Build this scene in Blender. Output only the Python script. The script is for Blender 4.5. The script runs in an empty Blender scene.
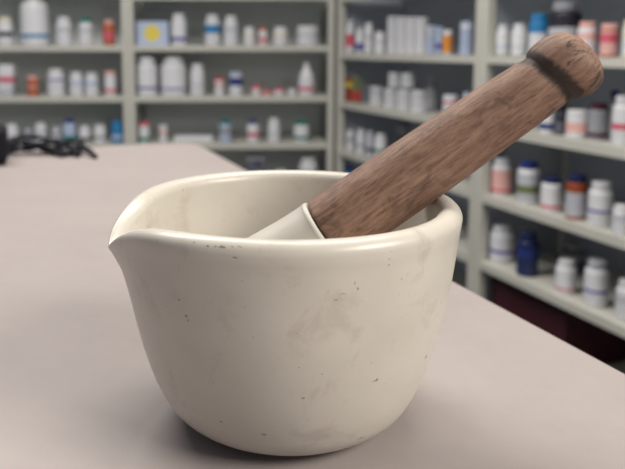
import bpy, bmesh, math, random
from mathutils import Vector, Matrix
from mathutils.bvhtree import BVHTree

S = bpy.context.scene
COL = S.collection
random.seed(7)

# ------------------------------------------------------------------ camera
F, CX, CY = 700.0, 270.0, 132.0            # focal length and principal point, in pixels of a 625x469 frame
PITCH = math.atan(84 / F)
TOP = 0.95                                 # counter top height
CAMZ = TOP + 0.19834
cam = bpy.data.cameras.new('camera')
cam_o = bpy.data.objects.new('camera', cam); COL.objects.link(cam_o)
cam_o.location = (0, 0, CAMZ)
cam_o.rotation_euler = (math.pi / 2 - PITCH, 0, 0)
cam.sensor_fit = 'HORIZONTAL'; cam.sensor_width = 36
cam.lens = F / 625 * 36
cam.shift_x = (312.5 - CX) / 625
cam.shift_y = (CY - 234.5) / 625
cam.clip_start = 0.02
cam.dof.use_dof = True
cam.dof.focus_distance = 0.345
cam.dof.aperture_fstop = 9.5
S.camera = cam_o

# ------------------------------------------------------------------ world, lights, exposure
W = bpy.data.worlds.new('world'); S.world = W; W.use_nodes = True
W.node_tree.nodes['Background'].inputs[0].default_value = (0.84, 0.86, 1.0, 1)
W.node_tree.nodes['Background'].inputs[1].default_value = 0.14

def area(name, loc, sx, sy, power, color, rot=(0, 0, 0)):
    l = bpy.data.lights.new(name, 'AREA'); l.shape = 'RECTANGLE'; l.size = sx; l.size_y = sy
    l.energy = power; l.color = color
    o = bpy.data.objects.new(name, l); COL.objects.link(o); o.location = loc; o.rotation_euler = rot
    return o
WARM = (1.0, 0.95, 0.86)
area('ceiling_or_fill_lamp', (1.4, -0.65, 2.2), 0.7, 1.2, 52, WARM, (-0.35, 0.6, 0))
area('ceiling_or_fill_lamp', (0.25, 1.05, 2.5), 0.9, 0.45, 15, WARM)
area('ceiling_or_fill_lamp', (-0.85, 1.55, 2.55), 1.2, 0.6, 30, (1.0, 0.96, 0.9))  # fill added over the left to brighten the shelving, not a known fixture

vs = S.view_settings
vs.view_transform = 'Standard'; vs.look = 'None'; vs.gamma = 1.0; vs.use_curve_mapping = False
vs.exposure = 0.52
S.cycles.use_denoising = True
S.cycles.max_bounces = 8; S.cycles.diffuse_bounces = 7

# ------------------------------------------------------------------ geometry of the view, used to find where things stand
def ray(px, py):
    a = (px - CX) / F; b = -(py - CY) / F
    c, s = math.cos(PITCH), math.sin(PITCH)
    return Vector((a, c + b * s, -s + b * c))
EYE = Vector((0, 0, CAMZ))
def on_z(px, py, z):
    d = ray(px, py); return EYE + d * ((z - CAMZ) / d.z)
def on_plane(px, py, p, n):
    d = ray(px, py); return EYE + d * ((p - EYE).dot(n) / d.dot(n))

# ------------------------------------------------------------------ materials
def lin(c):
    r = []
    for v in c:
        v /= 255.0
        r.append(v / 12.92 if v <= 0.04045 else ((v + 0.055) / 1.055) ** 2.4)
    return tuple(r) + (1,)
class NT:
    def __init__(s, name, rough=0.5, spec=0.5):
        s.m = bpy.data.materials.new(name); s.m.use_nodes = True
        s.t = s.m.node_tree; s.b = s.t.nodes['Principled BSDF']
        s.b.inputs['Roughness'].default_value = rough
        s.b.inputs['Specular IOR Level'].default_value = spec
    def n(s, typ, **kw):
        x = s.t.nodes.new(typ)
        for k, v in kw.items():
            if k in x.inputs: x.inputs[k].default_value = v
            else: setattr(x, k, v)
        return x
    def l(s, a, b): s.t.links.new(a, b)
    def obj(s, scale=(1, 1, 1), out='Object'):
        t = s.n('ShaderNodeTexCoord'); m = s.n('ShaderNodeMapping'); m.inputs['Scale'].default_value = scale
        s.l(t.outputs[out], m.inputs['Vector']); return m.outputs['Vector']
    def noise(s, vec, scale, detail=3, rough=0.5, dist=0.0):
        x = s.n('ShaderNodeTexNoise'); x.inputs['Scale'].default_value = scale
        x.inputs['Detail'].default_value = detail; x.inputs['Roughness'].default_value = rough
        x.inputs['Distortion'].default_value = dist
        s.l(vec, x.inputs['Vector']); return x.outputs['Fac']
    def ramp(s, fac, stops, interp='LINEAR'):
        r = s.n('ShaderNodeValToRGB'); e = r.color_ramp.elements; r.color_ramp.interpolation = interp
        while len(e) < len(stops): e.new(0.5)
        for el, (p, c) in zip(e, stops): el.position = p; el.color = c
        s.l(fac, r.inputs['Fac']); return r.outputs['Color']
    def mix(s, fac, a, b, mode='MIX'):
        x = s.n('ShaderNodeMix', data_type='RGBA', blend_type=mode)
        for i, v in ((0, fac), (6, a), (7, b)):
            if hasattr(v, 'links'): s.l(v, x.inputs[i])
            else: x.inputs[i].default_value = v
        return x.outputs[2]
    def math(s, op, a, b=0.0, clamp=False):
        x = s.n('ShaderNodeMath', operation=op, use_clamp=clamp)
        for i, v in ((0, a), (1, b)):
            if hasattr(v, 'links'): s.l(v, x.inputs[i])
            else: x.inputs[i].default_value = v
        return x.outputs[0]
    def bump(s, h, strength, dist):
        x = s.n('ShaderNodeBump'); x.inputs['Strength'].default_value = strength; x.inputs['Distance'].default_value = dist
        s.l(h, x.inputs['Height']); s.l(x.outputs['Normal'], s.b.inputs['Normal'])
    def color(s, c): s.l(c, s.b.inputs['Base Color'])

def g(v): return (v, v, v, 1)
_cache = {}
def plain(c, rough=0.45, var=0.08, spec=0.5):
    key = ('p', c, rough, var)
    if key not in _cache:
        a = NT('painted_surface', rough, spec); v = a.obj((1, 1, 1))
        L = lin(c); D = tuple(x * (1 - var) for x in L[:3]) + (1,)
        a.color(a.mix(a.noise(v, 14, 3), D, L)); _cache[key] = a.m
    return _cache[key]
def printed(base, accent, lo=0.62, hi=0.9):
    """label paper: a coloured band and rows of small print"""
    key = ('l', base, accent, lo, hi)
    if key not in _cache:
        a = NT('printed_label', 0.5)
        t = a.n('ShaderNodeTexCoord'); sx = a.n('ShaderNodeSeparateXYZ'); a.l(t.outputs['Generated'], sx.inputs[0])
        z = sx.outputs['Z']
        band = a.math('MULTIPLY', a.math('GREATER_THAN', z, lo), a.math('LESS_THAN', z, hi))
        rows = a.math('GREATER_THAN', a.math('FRACT', a.math('MULTIPLY', z, 11.0)), 0.55)
        mp = a.n('ShaderNodeMapping'); mp.inputs['Scale'].default_value = (14, 14, 5); a.l(t.outputs['Generated'], mp.inputs['Vector'])
        word = a.math('GREATER_THAN', a.noise(mp.outputs['Vector'], 1.6, 2), 0.5)
        pr = a.math('MULTIPLY', a.math('MULTIPLY', rows, word), a.math('LESS_THAN', z, lo))
        c = a.mix(a.math('MULTIPLY', pr, 0.55), lin(base), lin((70, 75, 105)))
        a.color(a.mix(band, c, lin(accent))); _cache[key] = a.m
    return _cache[key]

# ------------------------------------------------------------------ mesh helpers
def link(name, me, parent=None, mats=(), loc=None, rotz=None):
    o = bpy.data.objects.new(name, me); COL.objects.link(o)
    for m in mats: me.materials.append(m)
    if parent: o.parent = parent
    if loc is not None: o.location = loc
    if rotz is not None: o.rotation_euler = (0, 0, rotz)
    return o
def bm_obj(name, bm, mat, parent=None, smooth=False, loc=None, rotz=None, auto=False):
    bmesh.ops.recalc_face_normals(bm, faces=bm.faces)
    me = bpy.data.meshes.new(name); bm.to_mesh(me); bm.free()
    if smooth:
        for p in me.polygons: p.use_smooth = True
        if auto: me.set_sharp_from_angle(angle=math.radians(38))
    return link(name, me, parent, [mat], loc, rotz)
def box(bm, x0, x1, y0, y1, z0, z1, bevel=0.0, seg=2):
    vs_ = [bm.verts.new((x, y, z)) for z in (z0, z1) for y in (y0, y1) for x in (x0, x1)]
    fs = [(0, 1, 3, 2), (4, 5, 7, 6), (0, 1, 5, 4), (2, 3, 7, 6), (0, 2, 6, 4), (1, 3, 7, 5)]
    F_ = [bm.faces.new([vs_[i] for i in f]) for f in fs]
    if bevel > 0:
        es = list({e for f in F_ for e in f.edges})
        bmesh.ops.bevel(bm, geom=es, offset=bevel, segments=seg, profile=0.7, affect='EDGES')
def lathe(bm, prof, n=28, sx=1.0, sy=1.0, cap=True, c=(0, 0)):
    rings = []
    for r, z in prof:
        if r < 1e-6: rings.append([bm.verts.new((c[0], c[1], z))])
        else: rings.append([bm.verts.new((c[0] + r * sx * math.cos(2 * math.pi * i / n), c[1] + r * sy * math.sin(2 * math.pi * i / n), z)) for i in range(n)])
    for a, b in zip(rings, rings[1:]):
        for i in range(n):
            j = (i + 1) % n
            if len(a) == 1 and len(b) == 1: continue
            if len(a) == 1: bm.faces.new((a[0], b[i], b[j]))
            elif len(b) == 1: bm.faces.new((a[i], a[j], b[0]))
            else: bm.faces.new((a[i], a[j], b[j], b[i]))
def tag(o, label, cat, group=None):
    o['label'] = label; o['category'] = cat
    if group: o['group'] = group
    return o
def empty(name, loc, rotz=0.0):
    o = bpy.data.objects.new(name, None); COL.objects.link(o); o.location = loc
    o.rotation_euler = (0, 0, rotz); o.empty_display_size = 0.03
    return o
def structure(o): o['kind'] = 'structure'; return o

# ------------------------------------------------------------------ layout of the room
DR = Vector((-0.35885, 1.0, 0)).normalized()        # run of the right shelving and of the counter's edge, going away
NR = Vector((DR.y, -DR.x, 0))                       # to the right of it, into the right shelving
ROT_R = math.atan2(NR.x, -NR.y) if False else math.atan2(DR.y, DR.x)
DB = Vector((1.0, 0.03, 0)).normalized()            # run of the back shelving, going right
NB = Vector((-DB.y, DB.x, 0))                       # into the back shelving
CR = Vector((0.302, 3.2, 0))                        # inner corner, front of the right shelving
CB = Vector((0.290, 3.2, 0))                        # right end of the back shelving
def zrow(py, px, P, n): return on_plane(px, py, P, n).z

DEPTH_R, DEPTH_B = 0.34, 0.32
# floor and walls
mf = NT('floor_vinyl', 0.35); v = mf.obj(); mf.color(mf.mix(mf.noise(v, 6, 4), lin((52, 56, 66)), lin((66, 70, 80))))
bm = bmesh.new(); box(bm, -2.6, 3.4, -1.6, 4.6, -0.05, 0.0); structure(bm_obj('floor', bm, mf.m))
mw = NT('wall_paint', 0.7); v = mw.obj(); mw.color(mw.mix(mw.noise(v, 3, 4), lin((176, 174, 166)), lin((186, 184, 176))))
mw.bump(mw.noise(mw.obj(), 220, 2), 0.1, 0.002)
# back wall: slab behind the back shelving
bm = bmesh.new(); box(bm, -2.2, 1.0, DEPTH_B + 0.02, DEPTH_B + 0.12, 0.0, 2.75)
structure(bm_obj('wall_back', bm, mw.m, loc=CB, rotz=math.atan2(DB.y, DB.x)))
# right wall: local x runs along -DR (towards the viewer), local y goes into the shelving (NR)
ang_r = math.atan2(-DR.y, -DR.x)
def rloc(o): o.location = CR; o.rotation_euler = (0, 0, ang_r); return o
bm = bmesh.new(); box(bm, 0.20, 3.6, DEPTH_R + 0.02, DEPTH_R + 0.12, 0.0, 2.75)
structure(rloc(bm_obj('wall_right', bm, mw.m)))

# ------------------------------------------------------------------ counter
mc = NT('counter_laminate', 0.42, 0.4); v = mc.obj()
c1 = mc.mix(mc.noise(v, 9, 5, 0.6), lin((136, 128, 127)), lin((160, 151, 148)))
c1 = mc.mix(mc.math('MULTIPLY', mc.noise(v, 75, 4, 0.6), 0.4), c1, lin((168, 160, 154)))
c1 = mc.mix(mc.math('MULTIPLY', mc.noise(v, 260, 4, 0.75), 0.42), c1, lin((150, 140, 140)))
c1 = mc.mix(mc.math('MULTIPLY', mc.math('GREATER_THAN', mc.noise(v, 160, 3, 0.65), 0.68), 0.08), c1, lin((110, 98, 98)))
mc.color(c1)
mc.bump(mc.noise(v, 520, 3, 0.6), 0.12, 0.0008)
E0 = on_z(454, 281.6, TOP); E1 = on_z(624, 372.4, TOP)
corner = on_z(190, 142.5, TOP)
Dc = DR; Lc = Vector((-DR.y, DR.x, 0))                 # away, and left
s_corner = (corner - E0).dot(Dc); C0 = E0 + Dc * s_corner
def counter_outline(inset, rad):
    pts = []
    far = C0 - Dc * inset + Lc * inset
    for k in range(9):
        a = math.pi / 2 * k / 8
        pts.append(far - Dc * rad + Lc * rad + (-Lc * math.cos(a) + Dc * math.sin(a)) * rad)
    pts.append(far + Lc * (2.0 - inset)); near = far + Lc * (2.0 - inset) - Dc * (2.35 - inset)
    pts.append(near); pts.append(near - Lc * (2.0 - inset))
    return pts
def prism(bm, pts, z0, z1, bevel=0.0):
    a = [bm.verts.new((p.x, p.y, z0)) for p in pts]; b = [bm.verts.new((p.x, p.y, z1)) for p in pts]
    n = len(pts); bm.faces.new(a); top = bm.faces.new(b)
    for i in range(n): bm.faces.new((a[i], a[(i + 1) % n], b[(i + 1) % n], b[i]))
    if bevel: bmesh.ops.bevel(bm, geom=list(top.edges), offset=bevel, segments=4, profile=0.5, affect='EDGES')
ctr = empty('counter', (0, 0, 0))
tag(ctr, 'pale pinkish grey laminate counter under the mortar', 'counter')
bm = bmesh.new(); prism(bm, counter_outline(0, 0.035), TOP - 0.04, TOP, 0.004)
bm_obj('countertop', bm, mc.m, ctr)
bm = bmesh.new(); prism(bm, counter_outline(0.03, 0.02), 0.0, TOP - 0.0405)
bm_obj('cabinet_base', bm, plain((120, 112, 106)), ctr)

# ------------------------------------------------------------------ shelving
m_shelf = NT('shelf_enamel', 0.4); v = m_shelf.obj()
m_shelf.color(m_shelf.mix(m_shelf.noise(v, 5, 3), lin((192, 191, 182)), lin((204, 203, 194))))
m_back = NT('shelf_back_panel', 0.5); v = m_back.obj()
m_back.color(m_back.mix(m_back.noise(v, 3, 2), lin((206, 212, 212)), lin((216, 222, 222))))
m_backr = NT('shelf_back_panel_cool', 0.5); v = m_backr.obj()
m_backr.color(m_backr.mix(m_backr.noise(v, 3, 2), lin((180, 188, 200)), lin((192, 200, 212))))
LIP = 0.025
def shelving(name, label, origin, rot, x0, x1, depth, tops, mb, post=0.026):
    r = empty(name, origin, rot); tag(r, label, 'shelving', 'enamelled pharmacy shelving units')
    for a, b in ((x0, x0 + post), (x1 - post, x1)):
        bm = bmesh.new(); box(bm, a, b, 0, 0.03, 0, 2.15, 0.002); bm_obj('upright', bm, m_shelf.m, r)
        bm = bmesh.new(); m_ = a + .0015 if a == x0 else b - .0015; box(bm, m_ - 0.0015, m_ + 0.0015, 0.0305, depth - 0.006, 0, 2.15)
        bm_obj('side_panel', bm, mb, r)
    bm = bmesh.new(); box(bm, x0 + post + .001, x1 - post - .001, depth - 0.004, depth + 0.004, 0.02, 2.15); bm_obj('back_panel', bm, mb, r)
    for z in tops:
        bm = bmesh.new()
        a, b = x0 + post + .0006, x1 - post - .0006
        box(bm, a, b, 0.003, 0.006, z - LIP, z - 0.0005)               # front lip
        box(bm, a, b, 0.003, depth - 0.005, z - 0.004, z, 0.001)       # deck
        box(bm, a, b, 0.006, 0.02, z - LIP, z - LIP + 0.003)           # return of the lip
        bm_obj('shelf', bm, m_shelf.m, r)
    return r
CAMR = Vector((CR.x, CR.y, 0))
topsB = [zrow(y, 230, CB, NB) for y in (-6, 45.5, 96.2, 143.6, 190)]
topsB = [topsB[0] + 0.24] + topsB + [topsB[-1] - 0.22, 0.12]
topsR = [zrow(y, 337, CR, NR) for y in (-3, 53.0, 101.3, 149.0, 195.6)]
topsR = [topsR[0] + 0.24] + topsR + [topsR[-1] - 0.235, 0.08]
rotB = math.atan2(DB.y, DB.x)
def alongB(px): return (on_plane(px, 80, CB, NB) - CB).dot(DB)
def alongR(px): return (on_plane(px, 80, CR, NR) - CR).dot(-DR)
xm = alongB(128.5)
shelving('shelving_unit', 'beige shelving unit behind the far left end of the counter', CB, rotB, xm - 0.93, xm - .0005, DEPTH_B, [topsB[0] + .1, topsB[1] + .05] + topsB[2:], m_back.m)
shelving('shelving_unit', 'beige shelving unit on the back wall holding the yellow-circle carton', CB, rotB, xm + .0005, 0, DEPTH_B, topsB, m_back.m)
xr = alongR(479.5)
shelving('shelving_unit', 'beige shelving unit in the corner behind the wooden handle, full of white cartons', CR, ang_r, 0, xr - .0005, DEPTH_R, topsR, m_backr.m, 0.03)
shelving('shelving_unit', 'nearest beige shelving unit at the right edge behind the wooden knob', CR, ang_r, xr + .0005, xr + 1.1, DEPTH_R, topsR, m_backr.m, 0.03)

# ------------------------------------------------------------------ stock on the shelves
WHT = (226, 226, 228); CLR = {
 'w': (220, 221, 225), 'c': (222, 214, 196), 'b': (44, 122, 176), 'db': (34, 52, 120), 'nb': (26, 40, 84), 'g': (20, 120, 110),
 'p': (205, 90, 110), 'r': (190, 50, 60), 'a': (178, 96, 62), 'am': (150, 70, 34), 'k': (34, 32, 44), 'mr': (70, 24, 44),
 'gy': (150, 152, 160), 'lg': (190, 192, 200), 'lb': (176, 190, 216), 'v': (88, 80, 160), 'o': (215, 140, 50), 'y': (225, 205, 90), 'pk': (226, 176, 170), 'dg': (95, 98, 108), 'gn': (110, 120, 80)}
SHAPES = {   # normalised profiles: body (r,z) of unit radius and unit height, neck radius, shoulder, cap height, cap radius
 'bottle': dict(sh=0.76, nk=0.70, ch=0.16, cr=0.78),
 'wide':   dict(sh=0.80, nk=0.78, ch=0.17, cr=0.86),
 'vial':   dict(sh=0.84, nk=0.84, ch=0.17, cr=0.98),
 'jar':    dict(sh=0.70, nk=0.90, ch=0.34, cr=1.0),
 'jug':    dict(sh=0.72, nk=0.45, ch=0.10, cr=0.5),
 'pear':   dict(sh=0.45, nk=0.34, ch=0.12, cr=0.36),
}
def bottle(kind, loc, rot, r, h, body, cap, lab, acc, name, label, group, band=(0.62, 0.9)):
    s = SHAPES[kind]; root = empty(name, loc, rot)
    tag(root, label, 'jar' if kind == 'jar' else 'bottle', group)
    hb = h * (1 - s['ch']); sh = h * s['sh']; n = r * s['nk']
    bm = bmesh.new(); e = min(r * 0.12, 0.004)
    prof = [(0, 0), (r - e, 0), (r - e * .3, e * .3), (r, e)]
    if kind == 'pear':
        for t in (0.2, 0.4, 0.55, 0.7, 0.85, 1.0):
            prof.append((r + (n - r) * max(0, (t - 0.2) / 0.8) ** 3.2, e + (hb - e) * t))
    else:
        prof += [(r, sh * 0.55), (r, sh)]
        for t in (0.25, 0.5, 0.75, 1.0):
            prof.append((n + (r - n) * math.cos(t * math.pi / 2), sh + (hb - sh) * 0.8 * math.sin(t * math.pi / 2)))
        prof += [(n, hb)]
    prof += [(0, hb)]
    lathe(bm, prof, 24); bm_obj('bottle_body', bm, plain(CLR[body], 0.35), root, True, auto=True)
    bm = bmesh.new(); c = r * s['cr']; b = c * 0.1
    # cap with fine ribs
    N = 36; pz = [(c, hb), (c, h - b), (c - b, h)]
    rings = []
    for rr, z in pz:
        rings.append([bm.verts.new(((rr - (0.035 * c if i % 2 else 0)) * math.cos(2 * math.pi * i / N), (rr - (0.035 * c if i % 2 else 0)) * math.sin(2 * math.pi * i / N), z)) for i in range(N)])
    for a_, b_ in zip(rings, rings[1:]):
        for i in range(N): bm.faces.new((a_[i], a_[(i + 1) % N], b_[(i + 1) % N], b_[i]))
    bm.faces.new(rings[0][::-1]); bm.faces.new(rings[-1])
    bm_obj('cap', bm, plain(CLR[cap], 0.4), root)
    if lab:
        bm = bmesh.new(); z0, z1 = h * 0.08, (sh * 0.93 if kind != 'pear' else hb * 0.5); q = r + 0.0006
        if kind == 'pear':
            z1 = hb * 0.36
        lathe(bm, [(q, z0), (q, z1)], 24); bm_obj('label', bm, printed(CLR[lab], CLR[acc], *band), root, True)
    return root
def carton(loc, rot, L, D, h, base, acc, label, group, name='carton', disc=None, band=(0.62, 0.9)):
    root = empty(name, loc, rot); tag(root, label, 'box', group)
    bm = bmesh.new(); box(bm, -L / 2, L / 2, -D / 2, D / 2, 0, h, 0.0012, 1)
    bm_obj('carton_body', bm, printed(CLR[base], CLR[acc], *band), root)
    bm = bmesh.new(); box(bm, -L / 2 + .003, L / 2 - .003, -D / 2 + .003, D / 2 - 0.001, h, h + 0.0012)
    bm_obj('lid_flap', bm, plain(CLR[base]), root)
    if disc:
        bm = bmesh.new(); bmesh.ops.create_cone(bm, cap_ends=True, segments=40, radius1=disc[1], radius2=disc[1], depth=0.001,
            matrix=Matrix.Translation((disc[2], -D / 2 - 0.0006, disc[3])) @ Matrix.Rotation(math.pi / 2, 4, 'X'))
        bm_obj('printed_disc', bm, plain(CLR[disc[0]]), root)
    return root

GB = 'medicine stock on the back wall shelving'; GR = 'medicine stock on the right-hand shelving'
SEEN = {}
def put(run, row, x, w, ytop, kind, cols, label, dz=0.0, off=None, name=None, band=(0.62, 0.9), disc=None, lift=None):
    """stand one item on shelf `row` where the photo shows it: centre column x, width w, top row ytop"""
    P, n, d, rot = (CB, NB, DB, rotB) if run == 'B' else (CR, NR, -DR, ang_r)
    tops = topsB if run == 'B' else topsR
    z = tops[row + 1] + 0.0004 + dz
    q = on_plane(x, ytop + 12, P, n); dist = q.y
    r = w / F * dist / 2 * 1.0
    o = off if off is not None else 0.022 + r
    for k in range(6):                                   # refine for the offset plane
        q = on_plane(x, ytop + 12, P + n * o, n); r = w / F * q.y / 2 * 1.0; a0 = (q - P).dot(d)
        if k == 3 and off is None and run == 'R' and (a0 < .035 + 1.4 * r or xr - .035 - 1.4 * r < a0 < xr + .035 + 1.4 * r): o = .036 + r * (1 if kind != 'box' else .6)
    hw = 1.15 * r + .005; al = (q - P).dot(d)
    for e0 in ((0, xr) if run == 'R' else (xm,)):
        if e0 - .02 < al < e0 + hw and (al >= e0 or e0 == 0): q = q + d * (e0 + hw - al)
        elif e0 - hw < al < e0: q = q - d * (al - e0 + hw)
    top = on_plane(x, ytop, P + n * (o - (0 if off else 0)), n)
    h = top.z - z
    loc = Vector((q.x, q.y, z))
    b, c, l, a = (cols.split() + ['w'] * 4)[:4]
    grp = GB if run == 'B' else GR
    if kind == 'box':
        if run == 'B': L, D = 2 * r, min(0.09, 1.4 * r)
        else: L, D = 2.2 * r, 0.95 * r
        return carton(loc, rot, L, D, h, b, c, label, grp, name or 'carton', disc, band)
    return bottle(kind, loc, rot + random.uniform(-.5, .5), r, h, b, c, None if l == '-' else l, a,
                  name or ('ointment_jar' if kind == 'jar' else 'pill_vial' if kind == 'vial' else 'lotion_bottle' if kind == 'pear' else 'medicine_bottle'), label, grp, band)

# ---- left unit, row 1..3 (row index: 1 = first shelf seen)
put('B', 1, 5, 14, 17, 'wide', 'w c w k', 'white bottle with a black band and cream cap at the left edge, top shelf', band=(.35, .6))
put('B', 1, 34, 27, -6, 'jug', 'w w w b', 'tall white jug with blue stripe on the top left shelf', band=(.12, .24), name='medicine_jug')
put('B', 1, 64, 15, 17, 'bottle', 'w w w lg', 'small plain white bottle between the tall jug and the green-capped bottle')
put('B', 1, 86, 14, 18, 'bottle', 'w g w lg', 'white bottle with green cap on the top left shelf')
put('B', 1, 109, 12, 20, 'bottle', 'a pk a p', 'small coral bottle with pink cap beside the green-capped bottle', band=(.3, .7))
t = put('B', 2, 7, 14, 83, 'box', 'lg w', 'grey-white low carton at the left edge of the middle left shelf, under the red-banded carton')
put('B', 2, 7.5, 14, 65, 'box', 'w p', 'white carton with a red band stacked on the grey-white one at the left edge', dz=(on_plane(7, 83, CB + NB * .05, NB).z - topsB[3]) + .0008, band=(.05, .35), off=0.022 + 14 / F * 3.2 / 2 * .95)
put('B', 2, 33, 11, 76, 'vial', 'a pk a pk', 'amber vial with pale cap on the middle left shelf', band=(.5, .6))
put('B', 2, 56, 17, 69, 'bottle', 'w w w v', 'largest white bottle on the middle left shelf, right of the amber vial', band=(.8, .9))
put('B', 2, 76.5, 13, 72, 'bottle', 'w w w lb', 'white bottle, left one of the near-identical pair on the middle left shelf')
put('B', 2, 91.8, 13, 73, 'bottle', 'w w w lb', 'white bottle, right one of the near-identical pair on the middle left shelf')
put('B', 2, 110.5, 11, 71, 'vial', 'w pk w p', 'slim white vial with pink cap and red label beside the left post', band=(.1, .3))
put('B', 3, 12, 13, 124, 'bottle', 'w w w gy', 'white bottle behind the black cables, nearest the black device', band=(.3, .5))
put('B', 3, 28.5, 9, 129, 'bottle', 'gy lg gy gy', 'small dull grey bottle second from the left behind the cables')
put('B', 3, 41, 12, 123, 'bottle', 'w w w lg', 'broad white bottle behind the middle of the cables')
put('B', 3, 56.5, 10, 127, 'bottle', 'lg lg lg gy', 'small light grey bottle left of the blue-capped bottle')
put('B', 3, 69.5, 13, 119, 'bottle', 'lb db lb g', 'pale bottle with royal blue cap behind the cables', band=(.1, .4))
put('B', 3, 85, 11, 126, 'wide', 'w w w k', 'white bottle with black label print, beside the blue-capped bottle', band=(.05, .4))
put('B', 3, 100, 12, 125, 'wide', 'w w w k', 'white bottle with a black stripe, left neighbour of the bright blue bottle', band=(.3, .45))
put('B', 3, 117.5, 12, 121, 'wide', 'b b b lb', 'bright blue bottle standing beside the left post', band=(.2, .45))
# ---- middle unit
put('B', 1, 153.5, 31, 22, 'box', 'lb w', 'pale blue carton with a yellow circle on the top shelf', disc=('y', 0.037, 0.0, 0.055), band=(.0, .01), name='carton')
put('B', 1, 179, 15, 14, 'bottle', 'w w w v', 'white bottle with violet label foot beside the yellow-circle carton', band=(.1, .3))
put('B', 1, 212.5, 15, 15, 'bottle', 'w w w b', 'white bottle with bright blue label patch on the top shelf', band=(.5, .95))
put('B', 1, 231, 14, 16, 'bottle', 'w w w lg', 'plain white bottle right of the blue-labelled one, top shelf')
put('B', 1, 249.5, 11, 27, 'wide', 'w w w c', 'short white bottle left of the tiny red-topped vial')
put('B', 1, 263, 8, 27, 'vial', 'pk a w p', 'tiny vial with reddish cap between two short white bottles', band=(.2, .5))
put('B', 1, 280.5, 14, 27, 'wide', 'w w w c', 'short wide white bottle right of the tiny red-topped vial')
put('B', 1, 307.5, 21, 26, 'jar', 'w w w lg', 'squat white jar with wide lid at the right end of the top shelf')
put('B', 2, 147, 20, 57, 'bottle', 'w w w v', 'large white bottle with blue print beside the left post, second shelf', band=(.15, .25))
put('B', 2, 173.5, 25, 57, 'bottle', 'w w w v', 'widest white bottle with blue print on the second shelf', band=(.12, .2))
put('B', 2, 197.5, 14, 64, 'bottle', 'w w w lg', 'slender white bottle right of the widest blue-print bottle', band=(.4, .5))
put('B', 2, 219.5, 9, 77, 'vial', 'w r w pk', 'little white vial with red cap on the second shelf')
put('B', 2, 236, 13, 72, 'vial', 'w lb w db', 'white bottle with a broad dark blue label band on the second shelf', band=(.5, .98))
put('B', 2, 256.5, 9, 85, 'jar', 'w p w pk', 'small jar with pink lid, tallest of the pink-lidded jars')
put('B', 2, 267, 8, 90, 'jar', 'pk p pk p', 'tiny all-pink jar in the middle of the pink-lidded jars')
put('B', 2, 279, 10, 88, 'jar', 'w p w pk', 'small jar with pink lid, rightmost of the pink-lidded jars')
put('B', 2, 292, 8, 89, 'jar', 'w w w lg', 'tiny white jar left of the pear-shaped lotion bottle')
put('B', 2, 306.5, 16, 63, 'pear', 'w w w p', 'white pear-shaped lotion bottle with pink print', band=(.3, .8))
put('B', 3, 144.5, 10, 122, 'vial', 'w p w g', 'small bottle with red cap and teal foot beside the left post', band=(.02, .3))
put('B', 3, 163.5, 8, 125, 'vial', 'w w w pk', 'tiny white vial left of the flat white carton')
put('B', 3, 194, 38, 136, 'box', 'w w', 'flat white carton lying on the third shelf above the counter corner')
put('B', 3, 225.5, 12, 120, 'bottle', 'lb g lb gy', 'pale bottle with dark teal cap left of the blue-capped one', band=(.5, .95))
put('B', 3, 253, 12, 120, 'bottle', 'w db w p', 'white bottle with blue cap and reddish label on the third shelf', band=(.3, .6))
put('B', 3, 274, 12, 118, 'bottle', 'w w w lg', 'plain white bottle right of the blue-capped one, third shelf', band=(.4, .5))
put('B', 3, 301.5, 15, 121, 'wide', 'w g w g', 'white bottle with teal green cap at the right end of the third shelf', band=(.1, .35))
put('B', 4, 255.5, 18, 156, 'box', 'dg gy', 'dark grey carton with black square on the shelf just above the mortar rim', disc=('k', 0.012, 0.01, 0.12), band=(.9, .97))
put('B', 4, 308, 18, 158, 'bottle', 'w w w lg', 'white round-shouldered bottle just above the mortar rim')
put('B', 4, 281, 11, 170, 'jar', 'lg w lg gy', 'pale jar top barely showing over the mortar rim')
# ---- corner unit (right run, far)
put('R', 1, 346.5, 8.5, 21, 'bottle', 'w w w p', 'white bottle with pink label in the corner unit', band=(.2, .8))
put('R', 1, 360, 8.5, 28, 'bottle', 'w w w v', 'white bottle with violet label patch in the corner unit', band=(.05, .5))
put('R', 1, 369, 9, 23, 'bottle', 'w w w lg', 'tall plain white bottle right of the violet-labelled one')
put('R', 1, 380, 11, 32, 'wide', 'w w w lg', 'short white bottle left of the tall white cartons')
for i, (x, nm) in enumerate(((393, 'leftmost of the four tall white cartons'), (402.5, 'second from left of the four tall white cartons'), (412, 'third from left of the four tall white cartons'), (421.5, 'rightmost of the four tall white cartons'))):
    put('R', 1, x, 12, 17 + i * .3, 'box', 'w lg', nm + ' on the top corner shelf', band=(.9, .94), off=.06)
put('R', 1, 431, 9, 26, 'box', 'lb lg', 'bluish white carton between the tall cartons and the orange bottle', off=.06, band=(.7, .9))
put('R', 1, 439, 7, 27, 'box', 'lb v', 'narrow bluish carton touching the orange bottle', off=.06, band=(.2, .4))
put('R', 1, 447.5, 9, 30, 'vial', 'w w o o', 'small bottle with an orange label on the top corner shelf', band=(.1, .9))
put('R', 1, 466.5, 12, 22, 'box', 'lb w', 'pale blue carton beside the wide post behind the handle', band=(.8, .9))
put('R', 2, 345, 10, 77, 'box', 'am y', 'brown and yellow carton, left of the colourful pair in the corner', band=(.6, .8))
put('R', 2, 356.5, 10, 77, 'box', 'gn r', 'olive and red carton, right of the colourful pair in the corner', band=(.1, .45))
sc = put('R', 2, 376, 13, 87, 'box', 'w lg', 'white carton standing alone right of the colourful pair')
LOW = ((390.5, 89, 'left'), (404, 90, 'middle'), (418, 91, 'right'))
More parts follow.
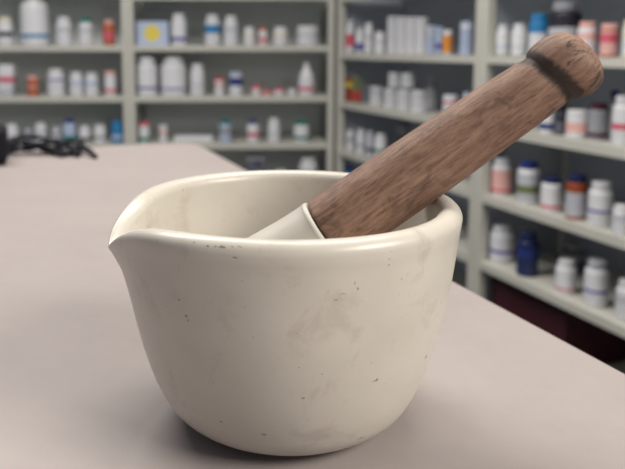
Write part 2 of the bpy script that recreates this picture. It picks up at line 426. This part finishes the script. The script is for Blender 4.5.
for x, y, nm in LOW:
    put('R', 2, x, 14, y, 'box', 'w lg', 'white carton, %s one of the bottom three in the white stack' % nm, band=(.75, .85))
for x, y, nm in ((394.5, 73, 'left'), (407.5, 73.5, 'right')):
    P = CR + NR * (0.022 + 14 / F * 2.9 / 2 * .95)
    zt = on_plane(x, 89 if nm == 'left' else 89.4, P, NR).z
    put('R', 2, x, 13, y, 'box', 'w lg', 'white carton, %s one of the upper two on the white stack' % nm, dz=zt - topsR[3] + .006, band=(.75, .85), off=.052)
put('R', 2, 431, 13, 76, 'box', 'lg gy', 'grey-white carton set back at the right of the white stack', off=.14)
put('R', 2, 450.5, 15, 95, 'vial', 'w w w p', 'white vial with pink stripe above the wooden handle', band=(.8, .95))
put('R', 2, 467.5, 9, 93, 'box', 'lb w', 'small pale carton beside the wide post above the handle')
put('R', 3, 342, 8, 130, 'bottle', 'w w w lg', 'white bottle, leftmost of the low corner row')
put('R', 3, 350.5, 8.5, 130, 'bottle', 'w w w gy', 'white bottle, second from left of the low corner row')
put('R', 3, 361, 9, 129, 'bottle', 'w w w v', 'white bottle with violet stripe in the low corner row', band=(.4, .5))
put('R', 3, 370, 8.5, 131, 'wide', 'lg lg lg k', 'grey-white bottle left of the teal-labelled one', band=(.2, .4))
put('R', 3, 380.5, 12, 134, 'wide', 'w w w g', 'white bottle with teal label stripe in the low corner row', band=(.3, .5))
put('R', 3, 403, 15, 122, 'box', 'dg gy', 'slate blue carton set back behind the low corner row', off=.16)
put('R', 4, 346, 12, 166, 'box', 'db b', 'royal blue carton peeping over the mortar rim beside the handle')
put('R', 3, 458, 12, 152, 'bottle', 'w w w lg', 'pale bottle between the handle and the wide post', off=.1)
put('R', 4, 457, 12, 232, 'bottle', 'lg w lg gy', 'pale bottle glimpsed just right of the mortar', off=.1)
# ---- nearest unit (right run)
put('R', 1, 502, 14, 25, 'bottle', 'w w w lb', 'white bottle, first right of the wide post on the top shelf', band=(.3, .4))
put('R', 1, 519.5, 15, 24, 'bottle', 'w w w lg', 'white bottle, second right of the wide post, beside the blue-capped one', band=(.3, .4))
put('R', 1, 539, 18, 14, 'wide', 'b b w b', 'white-labelled bottle with bright blue cap and shoulder', band=(.7, 1.1))
put('R', 1, 565.5, 30, 2, 'bottle', 'k gy lg k', 'big black bottle with grey cap behind the wooden knob', band=(.72, 1.1))
put('R', 1, 587, 17, 22, 'wide', 'w pk w pk', 'white bottle with pale pink cap directly behind the knob', off=.03)
put('R', 1, 609.5, 16, 24, 'vial', 'a pk pk p', 'coral vial with pink label right of the knob', band=(.5, .9))
put('R', 1, 630, 13, 20, 'wide', 'c c w c', 'cream bottle cut by the right edge on the top shelf')
put('R', 2, 547.5, 14, 101, 'bottle', 'w db w db', 'white bottle with dark blue print under the knob', band=(.1, .4))
put('R', 2, 561, 11, 106, 'wide', 'k k dg k', 'dark narrow bottle between the white bottles under the knob', off=.06)
put('R', 2, 577, 20, 110, 'vial', 'w w w pk', 'white bottle with pinkish label directly under the knob', band=(.2, .7))
put('R', 2, 599, 19, 103, 'wide', 'gy mr gy mr', 'grey bottle with maroon cap right of the pinkish-labelled one', band=(.02, .2), off=.075)
put('R', 2, 614.5, 10, 90, 'bottle', 'gy db lg gy', 'grey bottle with blue cap behind the large white one', off=.17)
put('R', 2, 624, 20, 96, 'bottle', 'w w w p', 'large white bottle with pink mark at the right edge, second shelf', band=(.4, .6))
put('R', 3, 499.5, 20, 158, 'bottle', 'w w pk p', 'white bottle with pink label bands beside the wide post', band=(-.1, .14))
put('R', 3, 529, 22, 161, 'bottle', 'w db lg gn', 'tall white bottle with royal blue cap and olive label', band=(.3, .6))
put('R', 3, 551.5, 20, 177, 'bottle', 'w nb w p', 'shorter white bottle with navy cap left of the amber one', band=(.05, .2))
put('R', 3, 577, 20, 174, 'wide', 'am nb lg am', 'amber brown bottle with dark cap and white label', band=(.8, 1.1))
put('R', 3, 601, 23, 182, 'bottle', 'w w w v', 'broad white bottle right of the amber one', band=(.4, .5))
put('R', 3, 621, 16, 205, 'wide', 'w w w lg', 'short white bottle at the right edge below the broad one', off=.03)
put('R', 4, 501, 24, 225, 'bottle', 'w w w v', 'white bottle on the lowest shelf beside the wide post', band=(.3, .45))
put('R', 4, 528, 21, 232, 'bottle', 'nb nb nb db', 'navy blue bottle on the lowest shelf')
put('R', 4, 566, 20, 260, 'bottle', 'w w w p', 'short white bottle right of the navy one, lowest shelf', band=(.1, .2))
put('R', 4, 573, 22, 243, 'bottle', 'dg gy dg gy', 'dark grey bottle standing behind the short white one', off=.2)
put('R', 4, 597, 23, 260, 'bottle', 'w lg w v', 'white bottle with grey label print near the right edge, lowest shelf', band=(.4, .5))
put('R', 4, 627, 20, 280, 'bottle', 'w w w lg', 'white bottle cut by the right edge, lowest shelf')
# dark red storage bin on the shelf below
def bin_(x, label, col):
    q = CR - DR * x + NR * .17; z = topsR[6] + 0.0004
    r = empty('storage_bin', (q.x, q.y, z), ang_r); tag(r, label, 'bin')
    bm = bmesh.new(); box(bm, -.16, .16, -.12, .12, 0, .16, .006)
    bm_obj('bin_body', bm, plain(col), r)
    bm = bmesh.new(); box(bm, -.166, .166, -.126, .126, .1601, .175, .004)
    bm_obj('bin_lid', bm, plain(col, .35), r)
bin_(xr + .2, 'dark red storage bin under the lowest stocked shelf', (64, 18, 28))

# ------------------------------------------------------------------ black cables and device on the far end of the counter
mk = plain((22, 22, 30), 0.75, spec=0.2)
def tube(bm, pts, r, n=8):
    P = []
    for i in range(len(pts) - 1):                       # Catmull-Rom
        p0 = pts[max(i - 1, 0)]; p1 = pts[i]; p2 = pts[i + 1]; p3 = pts[min(i + 2, len(pts) - 1)]
        for k in range(8):
            t = k / 8
            P.append(0.5 * ((2 * p1) + (-p0 + p2) * t + (2 * p0 - 5 * p1 + 4 * p2 - p3) * t * t + (-p0 + 3 * p1 - 3 * p2 + p3) * t ** 3))
    P.append(pts[-1]); rings = []
    for i, p in enumerate(P):
        d = (P[min(i + 1, len(P) - 1)] - P[max(i - 1, 0)]).normalized()
        s = d.cross(Vector((0, 0, 1)));  s = s.normalized() if s.length > 1e-4 else Vector((1, 0, 0)); u = s.cross(d)
        rings.append([bm.verts.new(p + (s * math.cos(2 * math.pi * j / n) + u * math.sin(2 * math.pi * j / n)) * r) for j in range(n)])
    for a, b in zip(rings, rings[1:]):
        for j in range(n): bm.faces.new((a[j], a[(j + 1) % n], b[(j + 1) % n], b[j]))
    bm.faces.new(rings[0]); bm.faces.new(rings[-1][::-1])
def far(px, py, lift=0.0):
    q = on_z(px, py, TOP); return Vector((q.x, q.y, TOP + lift))
bm = bmesh.new()
R_ = 0.0042
tube(bm, [far(2, 156, R_), far(25, 152, .02), far(48, 153, R_), far(70, 152, .022), far(92, 154, R_)], R_)
tube(bm, [far(-4, 158, R_), far(18, 157, .026), far(40, 154, .012), far(62, 157, R_), far(82, 152, .018), far(76, 155, R_), far(50, 155.5, .014), far(24, 154, .02)], R_)
tube(bm, [far(0, 154, .012), far(20, 153, .03), far(44, 152, .026), far(66, 154, .014), far(84, 155.5, .012), far(96, 159, R_)], R_)
tube(bm, [far(5, 155, .018), far(30, 155.5, .012), far(56, 153, .024), far(72, 156, .01), far(60, 158, R_)], R_)
tube(bm, [far(-2, 155, .008), far(14, 154.5, .022), far(34, 153.5, .018), far(54, 154.5, .022), far(70, 154, .012), far(80, 156.5, R_)], R_)
tube(bm, [far(0, 157, R_), far(22, 156, .014), far(38, 156, .022), far(52, 155, .008), far(68, 154.5, .02), far(78, 158, R_)], R_)
tag(bm_obj('cable_bundle', bm, mk, smooth=True), 'tangled black cables at the far left end of the counter', 'cable')
q = far(-14, 163)
dv = empty('handset', (q.x, q.y, TOP + .0003), 0.3); tag(dv, 'rounded black device at the left edge of the far counter', 'handset')
bm = bmesh.new(); box(bm, -.036, .036, -.04, .04, 0, .062, .016, 4); bm_obj('body', bm, mk, dv, True)
bm = bmesh.new(); box(bm, -.026, .026, -.03, .03, .0622, .07, .003, 2); bm_obj('keypad', bm, plain((50, 50, 62)), dv)

# ------------------------------------------------------------------ mortar
MX, MY = 0.0098, 0.36999
MH, RHO, RO = 0.11831, 0.0060, 0.0905
FR = [0, .03, .09, .18, .32, .5, .7, .9, 1.0]
RR = [.0420, .0540, .0636, .0701, .0762, .0816, .0862, .0893, RO]
def cat(xs, ys, x):
    i = max(0, min(len(xs) - 2, sum(1 for v_ in xs if v_ < x) - 1))
    def m(k):
        a, b = max(k - 1, 0), min(k + 1, len(xs) - 1); return (ys[b] - ys[a]) / (xs[b] - xs[a])
    h = xs[i + 1] - xs[i]; t = (x - xs[i]) / h
    return (2*t**3-3*t**2+1)*ys[i] + (t**3-2*t**2+t)*h*m(i) + (-2*t**3+3*t**2)*ys[i+1] + (t**3-t**2)*h*m(i+1)
prof = [(0.0, 0.003), (0.030, 0.003), (0.034, 0.0003), (0.0395, 0.0)]
NO = 44
for k in range(NO):
    t = k / (NO - 1); z = t * t * (1.4 - .4 * t) * (MH - RHO - 0.006) + 0.0 if k else 0.0006
    r = cat(FR, RR, min(1, z / (MH - RHO)))
    prof.append((r, z))
# rim bead: slightly proud of the wall, rounded over the top
zb = prof[-1][1]; rb = prof[-1][0]
prof.append((RO - 0.0003, MH - RHO - 0.0045))
for k in range(15):
    a = math.pi * k / 14
    prof.append((RO - RHO + (RHO + .0003) * math.cos(a), MH - RHO + RHO * math.sin(a)))
inner = [(RO - 2 * RHO - .0006, MH - .016), (RO - 2 * RHO - .0025, MH - .032), (.0735, .066), (.0685, .048), (.060, .033), (.047, .0215), (.030, .0145), (.014, .0122), (0.0, .012)]
prof += inner
def spout(phi, r, z, outer):
    """phi: degrees from the spout direction; the crest dips and reaches out into a pouring lip"""
    d = abs(phi)
    dip = 0.0215 * math.exp(-(math.sqrt(d * d + 3) / 14.5) ** 1.15)
    out = 0.0055 * math.exp(-(d / 13.0) ** 2)
    z0 = 0.066 if outer else 0.060
    if z <= z0 or r < .03: return r, z
    u = (z - z0) / (MH - z0)
    gz = u ** 2.0
    g_out = u ** 2.2
    return r + out * g_out, z - dip * gz
NA = 240; PHI0 = 14.0
bm = bmesh.new(); rings = []
nout = 4 + NO + 1 + 7
for idx, (r, z) in enumerate(prof):
    if r < 1e-6: rings.append([bm.verts.new((0, 0, z))]); continue
    ring = []
    for i in range(NA):
        az = 2 * math.pi * i / NA
        # spout points to the left and a little towards the viewer
        phi = math.degrees((az - (math.pi + math.radians(PHI0)) + math.pi) % (2 * math.pi) - math.pi)
        # thinner wall at the lip
        thin = math.exp(-(phi / 13.0) ** 2); rr = r
        if z > MH - 0.03 and idx > 12: rr = RO - (RO - r) * (1 - 0.55 * thin * min(1, (z - MH + .03) / .018)) if idx >= nout - 12 else r
        r2, z2 = spout(phi, rr, z, idx < nout)
        ring.append(bm.verts.new((r2 * math.cos(az), r2 * math.sin(az), z2)))
    rings.append(ring)
for a, b in zip(rings, rings[1:]):
    for i in range(NA):
        j = (i + 1) % NA
        if len(a) == 1: bm.faces.new((a[0], b[i], b[j]))
        elif len(b) == 1: bm.faces.new((a[i], a[j], b[0]))
        else: bm.faces.new((a[i], a[j], b[j], b[i]))
MO = Vector((MX, MY, TOP + 0.0002))
bmesh.ops.recalc_face_normals(bm, faces=bm.faces)
bvh = BVHTree.FromBMesh(bm)
mm = NT('worn_porcelain', 0.34, 0.45); v = mm.obj()
base = mm.mix(mm.noise(v, 22, 4, 0.55), lin((182, 175, 164)), lin((206, 200, 190)))
base = mm.mix(mm.math('MULTIPLY', mm.math('SUBTRACT', mm.noise(v, 38, 5, 0.7, 0.4), 0.55, True), 2.6, True), base, lin((158, 140, 130)))
base = mm.mix(mm.math('MULTIPLY', mm.math('GREATER_THAN', mm.noise(v, 330, 2, 0.5), 0.745), 0.4), base, lin((120, 108, 98)))
# chips and scratches at their places on the outer wall and rim
MARKS = [(222, 247, 3.2, 1.0), (215, 246.5, 1.2, .6), (208, 246, 1.3, .7), (232, 246.5, 1.6, .5), (240, 247, 2.2, .4), (194, 242, 1, .6), (235, 257.5, 3, .5), (186, 316, 1.3, 1.4),
         (188, 320, .8, 1.6), (179, 300, 1, .9), (264, 434.5, 2.4, .9), (221, 422, 1.2, .9), (358, 288.5, 1.1, 1.3), (389, 259, .7, .6), (389, 265, .7, .6),
         (355, 283, .5, 1.8), (299, 367.5, 1.1, .7), (322, 374, 1.1, .7), (375, 381, 3, .5), (377, 380, 1.2, 1.3), (426, 357, 1.4, 2.2), (303, 398, 1.8, .6), (336, 300, 2.4, .5), (343, 294, 3.2, .4), (361, 438, 3.0, .8)]
vv = mm.obj(); nz = mm.n('ShaderNodeTexNoise'); nz.inputs['Scale'].default_value = 900; mm.l(vv, nz.inputs['Vector'])
wob = mm.n('ShaderNodeVectorMath', operation='MULTIPLY_ADD'); mm.l(nz.outputs['Color'], wob.inputs[0])
wob.inputs[1].default_value = (.0012, .0012, .0012); mm.l(vv, wob.inputs[2])
acc = None
for px, py, sx_, sz_ in MARKS:
    hit = bvh.ray_cast(EYE - MO, ray(px, py).normalized())
    if hit[0] is None: continue
    m_ = hit[3] / F
    s1 = mm.n('ShaderNodeVectorMath', operation='SUBTRACT'); mm.l(wob.outputs[0], s1.inputs[0]); s1.inputs[1].default_value = hit[0] + Vector((.0006, .0006, .0006))
    s2 = mm.n('ShaderNodeVectorMath', operation='MULTIPLY'); mm.l(s1.outputs[0], s2.inputs[0])
    s2.inputs[1].default_value = (.8 / (sx_ * m_), .4 / (sx_ * m_), .8 / (sz_ * m_))
    s3 = mm.n('ShaderNodeVectorMath', operation='LENGTH'); mm.l(s2.outputs[0], s3.inputs[0])
    acc = s3.outputs['Value'] if acc is None else mm.math('MINIMUM', acc, s3.outputs['Value'])
mask = mm.ramp(acc, [(0.0, g(0.85)), (0.75, g(0.6)), (1.0, g(0.0))])
base = mm.mix(mask, base, lin((82, 72, 66)))
mm.color(base)
mm.bump(mm.noise(v, 60, 4, 0.6), 0.12, 0.0015)
mo = bm_obj('mortar', bm, mm.m, smooth=True, loc=MO)
tag(mo, 'large off-white porcelain mortar with pouring lip and worn rim, on the counter', 'mortar')

# ------------------------------------------------------------------ pestle
def atY(px, py, D):
    d = ray(px, py); return EYE + d * (D / d.y)
PA = atY(327, 232, .3785)                                 # joint of porcelain and wood
PB = atY(440, 153.6, .3735)
ax = (PB - PA).normalized()
rot = ax.to_track_quat('Z', 'Y').to_euler()
pe = empty('pestle', PA, 0); pe.rotation_euler = rot
tag(pe, 'pestle with stained wooden handle and white porcelain head leaning in the mortar', 'pestle')
SKEW = 0.19
UP = rot.to_matrix().inverted() @ Vector((-ax.z, 0, ax.x)).normalized()
mwood = NT('stained_wood', 0.6, 0.3); v = mwood.obj((1, 1, 0.16))
gr = mwood.noise(v, 420, 5, 0.65, 0.4)
gr2 = mwood.noise(mwood.obj((1, 1, 0.2)), 55, 4, 0.6)
wc = mwood.ramp(gr, [(0.25, lin((92, 68, 56))), (0.5, lin((136, 106, 90))), (0.8, lin((166, 136, 116)))])
wc = mwood.mix(mwood.math('MULTIPLY', mwood.math('SUBTRACT', gr2, .45, True), 1.3, True), wc, lin((98, 72, 60)))
pores = mwood.math('GREATER_THAN', mwood.noise(mwood.obj((1, 1, .12)), 620, 2, .6), .66)
wc = mwood.mix(mwood.math('MULTIPLY', pores, .45), wc, lin((52, 40, 34)))
st = mwood.ramp(mwood.noise(mwood.obj((1, 1, .6)), 95, 6, 0.75, 0.6), [(0.54, g(0)), (0.62, g(1))])
tc = mwood.n('ShaderNodeTexCoord'); sep = mwood.n('ShaderNodeSeparateXYZ'); mwood.l(tc.outputs['Object'], sep.inputs[0])
wob_ = mwood.math('MULTIPLY', mwood.math('SUBTRACT', mwood.noise(mwood.obj(), 70, 4, .6), 0.5), .012)
dp = mwood.n('ShaderNodeVectorMath', operation='DOT_PRODUCT'); mwood.l(tc.outputs['Object'], dp.inputs[0]); dp.inputs[1].default_value = UP * SKEW
zz = mwood.math('ADD', mwood.math('ADD', sep.outputs['Z'], dp.outputs['Value']), wob_)
# burnt ring round the neck
dn = mwood.math('ABSOLUTE', mwood.math('SUBTRACT', zz, 0.1440))
ring_m = mwood.ramp(mwood.math('DIVIDE', dn, 0.012), [(0.0, g(1)), (0.26, g(.95)), (0.46, g(0.0))])
near_neck = mwood.ramp(mwood.math('DIVIDE', mwood.math('ABSOLUTE', mwood.math('SUBTRACT', zz, 0.153)), 0.04), [(0.0, g(.9)), (1.0, g(.35))])
stf = mwood.math('MULTIPLY', st, near_neck)
wc = mwood.mix(stf, wc, lin((52, 46, 42)))
wc = mwood.mix(mwood.math('MULTIPLY', ring_m, .88), wc, lin((58, 52, 49)))
mwood.color(wc)
mwood.bump(gr, 0.35, 0.0006)
K = .395 / F
wprof = [(0, 0.0008), (.0186, 0.0008), (.0193, 0.0014), (.0196, .004), (.0195, .02), (.0191, .05), (.0182, .085), (.0171, .115), (.0165, .129), (.0162, .135), (.0158, .139),
         (.0153, .1415), (.0155, .1436), (.0168, .1453), (.0180, .1477), (.0187, .1508), (.0189, .1542), (.0186, .1576), (.0177, .1607), (.0160, .1634), (.0136, .1655), (.0100, .1671), (.0055, .1679), (0, .1682)]
def refine(p, n=4):
    o = []
    for i in range(len(p) - 1):
        p0, p1, p2, p3 = p[max(i - 1, 0)], p[i], p[i + 1], p[min(i + 2, len(p) - 1)]
        for k in range(n):
            t = k / n
            o.append(tuple((max(0, _q) if c_ == 0 else _q) for c_, _q in enumerate(.5 * (2 * p1[c] + (-p0[c] + p2[c]) * t + (2 * p0[c] - 5 * p1[c] + 4 * p2[c] - p3[c]) * t * t + (-p0[c] + 3 * p1[c] - 3 * p2[c] + p3[c]) * t ** 3) for c in (0, 1))))
    o.append(p[-1]); return o
bm = bmesh.new(); lathe(bm, [wprof[0]] + refine(wprof[1:]), 72)
for v_ in bm.verts:                                      # the turned neck sits slightly askew
    t_ = min(1, max(0, (v_.co.z - .115) / .025)); t_ = t_ * t_ * (3 - 2 * t_)
    t_ *= 1 - .8 * min(1, max(0, (v_.co.z - .147) / .02))
    v_.co.z -= SKEW * t_ * v_.co.dot(UP)
bm_obj('wooden_handle', bm, mwood.m, pe, True)
mp = NT('glazed_porcelain', 0.5, 0.4); v = mp.obj(); mp.color(mp.mix(mp.noise(v, 40, 3), lin((180, 175, 167)), lin((198, 193, 184))))
hprof = [(0, 0.0), (.0188, 0.0), (.0199, -.0007), (.0203, -.002), (.0201, -.0036), (.0201, -.008), (.0208, -.020), (.0222, -.034), (.0234, -.046), (.0238, -.060), (.0230, -.072), (.0200, -.081), (.0148, -.0868), (.0076, -.0895), (0, -.0902)]
hprof = [(a_, b_ if b_ > -.03 else -.03 + (b_ + .03) * 1.14) for a_, b_ in hprof]
bm = bmesh.new(); lathe(bm, [hprof[0]] + refine(hprof[1:]), 64)
bm_obj('porcelain_head', bm, mp.m, pe, True)
